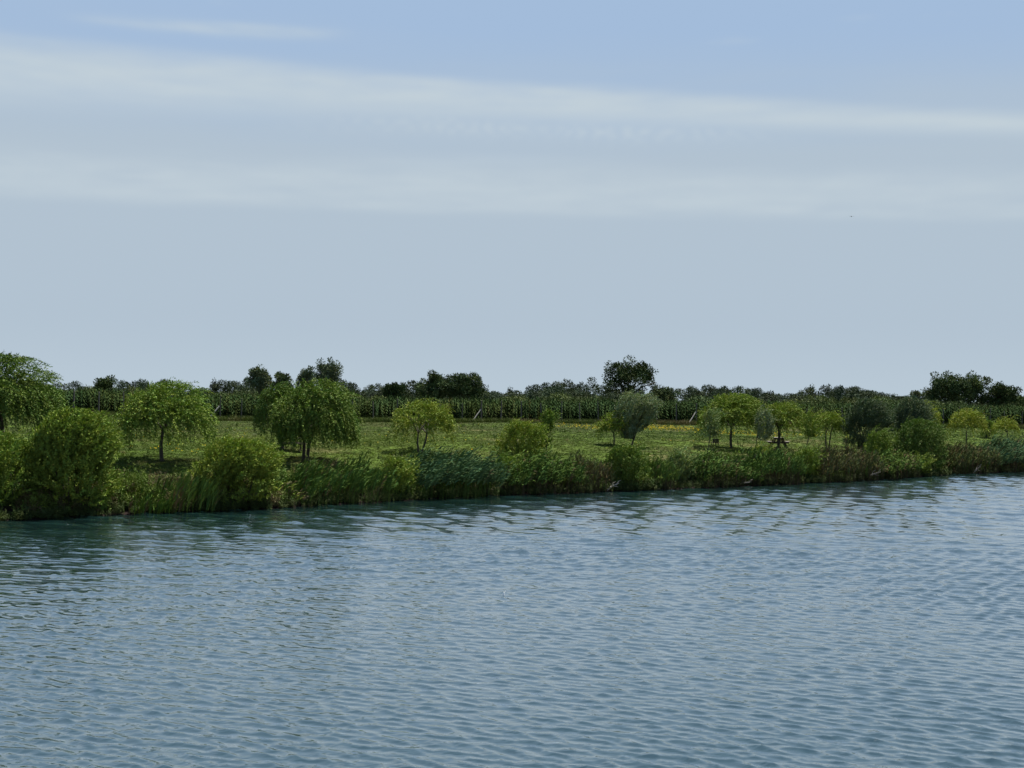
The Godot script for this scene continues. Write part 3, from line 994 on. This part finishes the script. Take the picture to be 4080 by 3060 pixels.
func corn_mesh() -> ArrayMesh:
	begin()
	var h := rnd(2.0, 2.25)
	var lean := Vector3(rnd(-0.04, 0.06), 0, rnd(-0.05, 0.05)) * h
	tube([Vector3(0, -0.05, 0), Vector3(0, h * 0.5, 0) + lean * 0.3, Vector3(0, h, 0) + lean], [0.014, 0.012, 0.005], 4, Color(0.5, 0.55, 0.42))
	var turn := rng.randf() * TAU
	for i in 11:
		var f := 0.12 + 0.80 * i / 10.0
		var a := turn + PI * (i % 2) + rnd(-0.35, 0.35)
		var out := (Vector3(cos(a), 0, sin(a)) + WIND * 0.25).normalized()
		var l := 1.0 * (1.0 - 0.8 * absf(f - 0.5)) * rnd(0.8, 1.1)
		var q := Vector3(0, h * f, 0) + lean * f
		var c := Color(1, 1, 1) * rnd(0.8, 1.2)
		var p1 := q + out * l * 0.30 + Vector3(0, l * 0.30, 0)
		var p2 := q + out * l * 0.62 + Vector3(0, l * 0.30, 0)
		var p3 := q + out * l * 0.92 + Vector3(0, -l * rnd(-0.05, 0.45), 0)
		ribbon([q, p1, p2, p3], 0.115, out.cross(Vector3.UP).normalized(), c)
	for i in 7:
		var a := rng.randf() * TAU
		var q := Vector3(0, h, 0) + lean
		ribbon([q, q + Vector3(cos(a) * 0.06, 0.14, sin(a) * 0.06), q + Vector3(cos(a) * 0.14, 0.22, sin(a) * 0.14)], 0.014, Vector3(-sin(a), 0, cos(a)), Color(1.7, 1.25, 1.0))
	return finish()

func make_corn():
	var o := Node3D.new()
	o.name = "corn_field"
	o.set_meta("kind", "stuff")
	o.set_meta("label", "dense field of tall green corn behind the post fence")
	o.set_meta("category", "corn")
	add_child(o)
	var shapes := []
	var bufs := []
	for v in 4:
		shapes.append(corn_mesh()); bufs.append(PackedFloat32Array())
	for row in 46:
		var back := 1.6 + row * 0.75 + (0.0 if row < 14 else (row - 14) * 1.6)
		var x := -62.0 - back * 0.4
		while x < 78.0 + back * 0.5:
			var z := fence_z(x) - back * 1.05 + rnd(-0.08, 0.08)
			var y := ground(x, z)
			if in_view(x, z, 2.0):
				var c := Color(0.024, 0.046, 0.016).lerp(Color(0.036, 0.054, 0.016), smoothstep(0.0, 0.4, tones.get_noise_2d(x * 2.5, z * 2.5)))
				if rng.randf() < 0.04:
					c = Color(0.045, 0.05, 0.018)
				var sc := rnd(0.82, 1.08) * (0.97 + 0.30 * lumps.get_noise_2d(x * 2.0, z * 2.0))
				put(bufs[rng.randi() % 4], Vector3(x, y, z), rng.randf() * TAU, rnd(0.9, 1.15), sc, shade_of(c, 0.2))
			x += 0.27 * rnd(0.8, 1.25) * (1.0 if row < 10 else 1.8)
	for v in 4:
		multi("corn_rows", shapes[v], M.reed, bufs[v], o)

# ------------------------------------------------------------------ the trees beyond

# a crown of leaf clumps: many lumps, each a cloud of leaf sprays
func clumpy(centre: Vector3, radii: Vector3, lumps_n: int, lump_r: float, leaves: int, size: float, col: Color, ragged := 0.25, upright := 0.0):
	for k in lumps_n:
		var u := unit()
		if u.y < -0.55:
			u.y = -u.y
		var q := pow(rng.randf(), 0.38) * rnd(1.0 - ragged, 1.0 + ragged * 0.35)
		var c := centre + u * radii * q * 0.86
		var r := lump_r * rnd(0.6, 1.25)
		var own := shade_of(col, 0.25)
		for i in leaves:
			var w := unit()
			var p := c + w * r * Vector3(1.0, 0.8 + upright, 1.0) * pow(rng.randf(), 0.45)
			leaf(p, (w + unit() * 0.7 + Vector3(0, 0.2 + upright, 0)).normalized(), size * rnd(0.6, 1.3), size * rnd(0.35, 0.6), shade_of(own, 0.2))

func far_tree(called: String, label: String, x: float, z: float, top: float, wide: float, bot: float, col: Color, o_: Dictionary = {}):
	var y := ground(x, z)
	var h := top - y
	var o := thing(called, label, "tree", Vector3(x, y, z), "trees beyond the corn field")
	var ry := (h - bot) * 0.5
	var centre := Vector3(0, bot + ry, 0)
	var radii := Vector3(wide * 0.56, ry * 1.05, wide * 0.5)
	wood_of(o, [[Vector3.ZERO, Vector3(rnd(-0.1, 0.1), bot + ry * 0.4, 0)]], bot, 0.028 * h, centre, radii, int(o_.get("limbs", 5)))
	begin()
	clumpy(centre, radii, int(o_.get("lumps", 60)), float(o_.get("lump", 0.75)), int(o_.get("leaves", 90)), float(o_.get("size", 0.34)), col, float(o_.get("ragged", 0.25)), float(o_.get("upright", 0.0)))
	part("crown", finish(), M.far_leaf, o, true)

func make_far_trees():
	var dark := Color(0.032, 0.050, 0.020)
	var mid := Color(0.055, 0.080, 0.034)
	var grey := Color(0.075, 0.098, 0.055)
	far_tree("distant_tree", "small ragged black tree with a split top left of the mop headed willow", -63.6, -190.0, 8.4, 4.6, 2.2, dark, {lumps = 26, lump = 0.6, ragged = 0.5})
	far_tree("distant_tree", "grey green round tree, taller of the left pair behind the drooping willow", -41.3, -200.0, 10.5, 4.6, 1.2, grey, {lumps = 60, lump = 0.6, upright = 0.4})
	far_tree("distant_tree", "narrow grey green tree, lower of the left pair behind the drooping willow", -37.8, -201.0, 10.3, 2.7, 1.2, grey.lerp(mid, 0.5), {lumps = 34, lump = 0.5, upright = 0.4})
	far_tree("distant_tree", "narrow greyish tree directly above the broad drooping willow", -34.5, -205.0, 11.1, 3.0, 1.2, grey, {lumps = 40, lump = 0.5, upright = 0.5})
	far_tree("distant_tree", "tall feathery grey tree right above the broad drooping willow", -30.2, -200.0, 11.9, 4.9, 1.2, grey, {lumps = 80, lump = 0.6, upright = 0.6, ragged = 0.4})
	far_tree("distant_tree", "small black pointed tree between the feathery and the twin round trees", -18.3, -190.0, 8.3, 3.3, 0.8, dark, {lumps = 40, lump = 0.5, upright = 0.6})
	far_tree("distant_tree", "left half of the dark twin round trees on the horizon", -12.6, -200.0, 10.2, 7.0, 0.6, mid.lerp(dark, 0.5), {lumps = 95, lump = 0.7})
	far_tree("distant_tree", "right half of the dark twin round trees on the horizon", -7.6, -200.5, 10.4, 7.0, 0.6, mid.lerp(dark, 0.6), {lumps = 95, lump = 0.7})
	far_tree("distant_tree", "big black spreading tree with sky showing through, tallest on the horizon", 19.6, -205.0, 12.9, 12.4, 1.4, dark, {lumps = 92, lump = 0.95, leaves = 130, ragged = 0.34, limbs = 7})
	far_tree("distant_tree", "low grey bush at the right foot of the big black tree", 26.0, -207.0, 8.2, 4.6, 0.5, grey.lerp(mid, 0.6), {lumps = 40})
	far_tree("distant_tree", "sparse see through tree left of the wide dark grove", 66.6, -200.0, 8.0, 2.8, 1.0, grey, {lumps = 16, lump = 0.45, ragged = 0.5})
	far_tree("distant_tree", "tallest left part of the wide dark grove on the right", 72.8, -205.0, 11.0, 8.0, 0.4, mid.lerp(dark, 0.4), {lumps = 110, lump = 0.75})
	far_tree("distant_tree", "feathery middle part of the wide dark grove on the right", 77.6, -206.0, 10.7, 7.4, 0.4, mid, {lumps = 90, lump = 0.65, upright = 0.4})
	far_tree("distant_tree", "low black right end of the wide dark grove", 82.0, -204.0, 9.3, 7.0, 0.3, dark, {lumps = 80, lump = 0.7})
	far_tree("distant_tree", "round dark tree cut by the picture's right edge on the horizon", 91.5, -215.0, 7.6, 7.0, 0.5, mid, {lumps = 80})

func wood_mesh(h: float, w: float, pointed: float, n: int) -> ArrayMesh:
	begin()
	for k in n:
		var f := pow(rng.randf(), 0.8)
		var r := w * 0.5 * (1.0 - pointed * f) * sqrt(maxf(0.08, 1.0 - pow(absf(f * 1.5 - 0.5), 2.4)))
		var a := rng.randf() * TAU
		var c := Vector3(cos(a) * r * 0.85, h * (0.06 + 0.88 * f), sin(a) * r * 0.85)
		var own := Color(1, 1, 1) * rnd(0.7, 1.3)
		for i in 34:
			var u := unit()
			leaf(c + u * 0.55 * pow(rng.randf(), 0.4), (u + unit() * 0.6).normalized(), rnd(0.25, 0.5), rnd(0.14, 0.24), own * rnd(0.85, 1.15))
	return finish()

func make_distant_wood():
	var o := Node3D.new()
	o.name = "distant_wood"
	o.set_meta("kind", "stuff")
	o.set_meta("label", "long low band of dark trees and bushes along the horizon")
	o.set_meta("category", "woods")
	add_child(o)
	var shapes := [wood_mesh(5.6, 6.0, 0.1, 46), wood_mesh(6.2, 4.6, 0.3, 42), wood_mesh(6.8, 3.0, 0.75, 30), wood_mesh(3.4, 5.5, 0.1, 36)]
	var bufs := [PackedFloat32Array(), PackedFloat32Array(), PackedFloat32Array(), PackedFloat32Array()]
	var dark := Color(0.042, 0.060, 0.036)
	for row in 3:
		var x := -190.0
		while x < 190.0:
			var z := -285.0 - row * 22.0 + rnd(-7.0, 7.0)
			var swell := 0.96 + 0.75 * lumps.get_noise_2d(x * 0.55, row * 40.0)
			var v := 0
			var q := rng.randf()
			if q > 0.93:
				v = 2
			elif q > 0.45:
				v = 1
			put(bufs[v], Vector3(x, 2.9, z), rng.randf() * TAU, rnd(0.85, 1.25), swell * rnd(0.72, 0.98) * (1.0 - 0.25 * smoothstep(85.0, 100.0, x)) * (1.0 + 0.08 * row), shade_of(dark, 0.3))
			x += rnd(1.1, 2.6)
	# the greener scrub in front of the wood
	var x2 := -110.0
	while x2 < 115.0:
		var z := -205.0 + rnd(-12.0, 12.0)
		put(bufs[3], Vector3(x2, 2.9, z), rng.randf() * TAU, rnd(0.8, 1.3), rnd(0.55, 1.0) * (1.0 + 0.4 * lumps.get_noise_2d(x2, 7.0)), shade_of(Color(0.070, 0.095, 0.036), 0.25))
		x2 += rnd(0.9, 2.0)
	for v in 4:
		multi("tree_band", shapes[v], M.far_leaf, bufs[v], o)

# ------------------------------------------------------------------ picnic furniture and small things

func box_part(called: String, size: Vector3, at: Vector3, parent: Node3D, tilt := 0.0, roll := 0.0):
	var m := BoxMesh.new()
	m.size = size
	var o := part(called, m, M.wood, parent)
	o.position = at
	o.rotation = Vector3(roll, 0, tilt)

# long axis along x before turning
func picnic_table(label: String, x: float, z: float, turn: float, long: float):
	var o := thing("picnic_table", label, "table", Vector3(x, ground(x, z), z), "picnic tables under the willows")
	o.rotation.y = turn
	for i in 4:
		box_part("plank", Vector3(long, 0.042, 0.165), Vector3(0, 0.755 + 0.002 * (i % 2), -0.27 + 0.18 * i), o)
	for s in [-1.0, 1.0]:
		for i in 2:
			box_part("seat_plank", Vector3(long, 0.042, 0.135), Vector3(0, 0.455, s * (0.60 + 0.15 * i)), o)
		for e in [-1.0, 1.0]:
			var xx: float = e * (long * 0.5 - 0.26)
			box_part("leg", Vector3(0.05, 0.86, 0.10), Vector3(xx, 0.365, s * 0.44), o, 0.0, -s * 0.50)
	for e in [-1.0, 1.0]:
		var xx: float = e * (long * 0.5 - 0.26)
		box_part("seat_bearer", Vector3(0.045, 0.10, 1.46), Vector3(xx + e * 0.048, 0.383, 0), o)
		box_part("top_bearer", Vector3(0.045, 0.08, 0.68), Vector3(xx + e * 0.048, 0.693, 0), o)
		box_part("brace", Vector3(0.05, 0.62, 0.07), Vector3(xx - e * 0.24, 0.54, 0), o, e * 0.80)

func make_picnic_places():
	picnic_table("dark picnic table behind the trunk of the broad drooping willow", -13.0, -72.1, 0.12, 1.55)
	picnic_table("dark picnic table seen end on around the rounded willow's trunk", 20.4, -93.2, 1.48, 1.6)
	var x := 15.3
	var z := -91.6
	var o := thing("wooden_chair", "small dark slatted chair in the shade of the wide flat topped willow", "chair", Vector3(x, ground(x, z), z))
	o.rotation.y = 0.1
	for i in 3:
		box_part("back_slat", Vector3(0.46, 0.085, 0.03), Vector3(0, 0.30 + 0.095 * i, 0.19), o)
	for i in 3:
		box_part("seat_slat", Vector3(0.46, 0.03, 0.115), Vector3(0, 0.245, 0.11 - 0.13 * i), o)
	for s in [-1.0, 1.0]:
		box_part("leg", Vector3(0.055, 0.53, 0.045), Vector3(s * 0.205, 0.245, 0.232), o)
		box_part("leg", Vector3(0.055, 0.24, 0.045), Vector3(s * 0.205, 0.105, -0.17), o)
	box_part("leg", Vector3(0.07, 0.24, 0.045), Vector3(0, 0.105, 0.15), o)

func driftwood(label: String, p: Vector3, l: float, turn: float, rise: float):
	var o := thing("driftwood", label, "driftwood", p)
	o.rotation.y = turn
	begin()
	tube([Vector3(-l * 0.5, -0.04, 0), Vector3(-l * 0.2, rise * 0.45, 0.05), Vector3(l * 0.15, rise * 0.75, -0.04), Vector3(l * 0.5, rise, 0.03)], [0.05, 0.055, 0.04, 0.015], 7)
	part("stem", finish(), M.pale_wood, o)
	for k in 3:
		begin()
		var f := -0.15 + 0.22 * k
		var b := Vector3(l * f, rise * (0.55 + 0.1 * k), 0)
		tube([b - Vector3(0, 0.02, 0), b + Vector3(l * 0.1, rise * 0.35 * (1 - 2 * (k % 2)) + 0.08, 0.1), b + Vector3(l * 0.26, rise * 0.5 * (1 - 2 * (k % 2)) + 0.1, 0.16)], [0.026, 0.018, 0.006], 6)
		part("twig", finish(), M.pale_wood, o)

func make_small_things():
	driftwood("pale broken branch at the water below the poplar clumps", bank_point(0.05, 30.3) + Vector3(0, 0.1, 0), 1.0, 0.1, 0.42)
	driftwood("pale stalks lying at the foot of the bare brown reeds", bank_point(0.05, 7.2) + Vector3(0, 0.08, 0), 0.8, 0.5, 0.35)
	driftwood("thin pale branch at the water in the dip of the reeds", bank_point(0.0, 17.6) + Vector3(0, 0.05, 0), 1.1, 0.25, 0.18)
	driftwood("bleached stick leaning out of the brown reeds far right", bank_point(-0.1, 44.3) + Vector3(0, 0.05, 0), 0.7, 0.4, 0.5)
	# a splash on the open water
	var o := thing("water_splash", "tiny white splash in the middle of the open water", "splash", Vector3(-0.16, 0.0, -31.8))
	begin()
	for k in 7:
		var a := rng.randf() * TAU
		var d := Vector3(cos(a) * 0.35, 1.0, sin(a) * 0.35)
		tube([Vector3(cos(a), -0.3, sin(a)) * 0.02, d * 0.05 + WIND * 0.005, d * rnd(0.07, 0.11) + WIND * 0.02], [0.012, 0.009, 0.003], 5)
	var foam := StandardMaterial3D.new()
	foam.albedo_color = Color(0.9, 0.92, 0.93)
	foam.roughness = 0.3
	part("spray", finish(), foam, o, true)
	# a bird far off in the sky
	var b := thing("bird", "tiny dark bird gliding in the pale sky on the right", "bird", Vector3(41.7, 28.4, -150.0))
	begin()
	tube([Vector3(-0.02, 0.0, -0.14), Vector3(0, 0.0, -0.05), Vector3(0, 0.005, 0.08), Vector3(0, 0.0, 0.22)], [0.015, 0.05, 0.05, 0.01], 8, Color(0.12, 0.12, 0.13))
	part("body", finish(), M.far_leaf, b)
	for s in [-1.0, 1.0]:
		begin()
		ribbon([Vector3(0, 0.01, 0), Vector3(s * 0.16, 0.06, -0.03), Vector3(s * 0.36, 0.03, 0.05)], 0.14, Vector3(0, 0, 1), Color(0.12, 0.12, 0.13))
		part("wing", finish(), M.far_leaf, b)
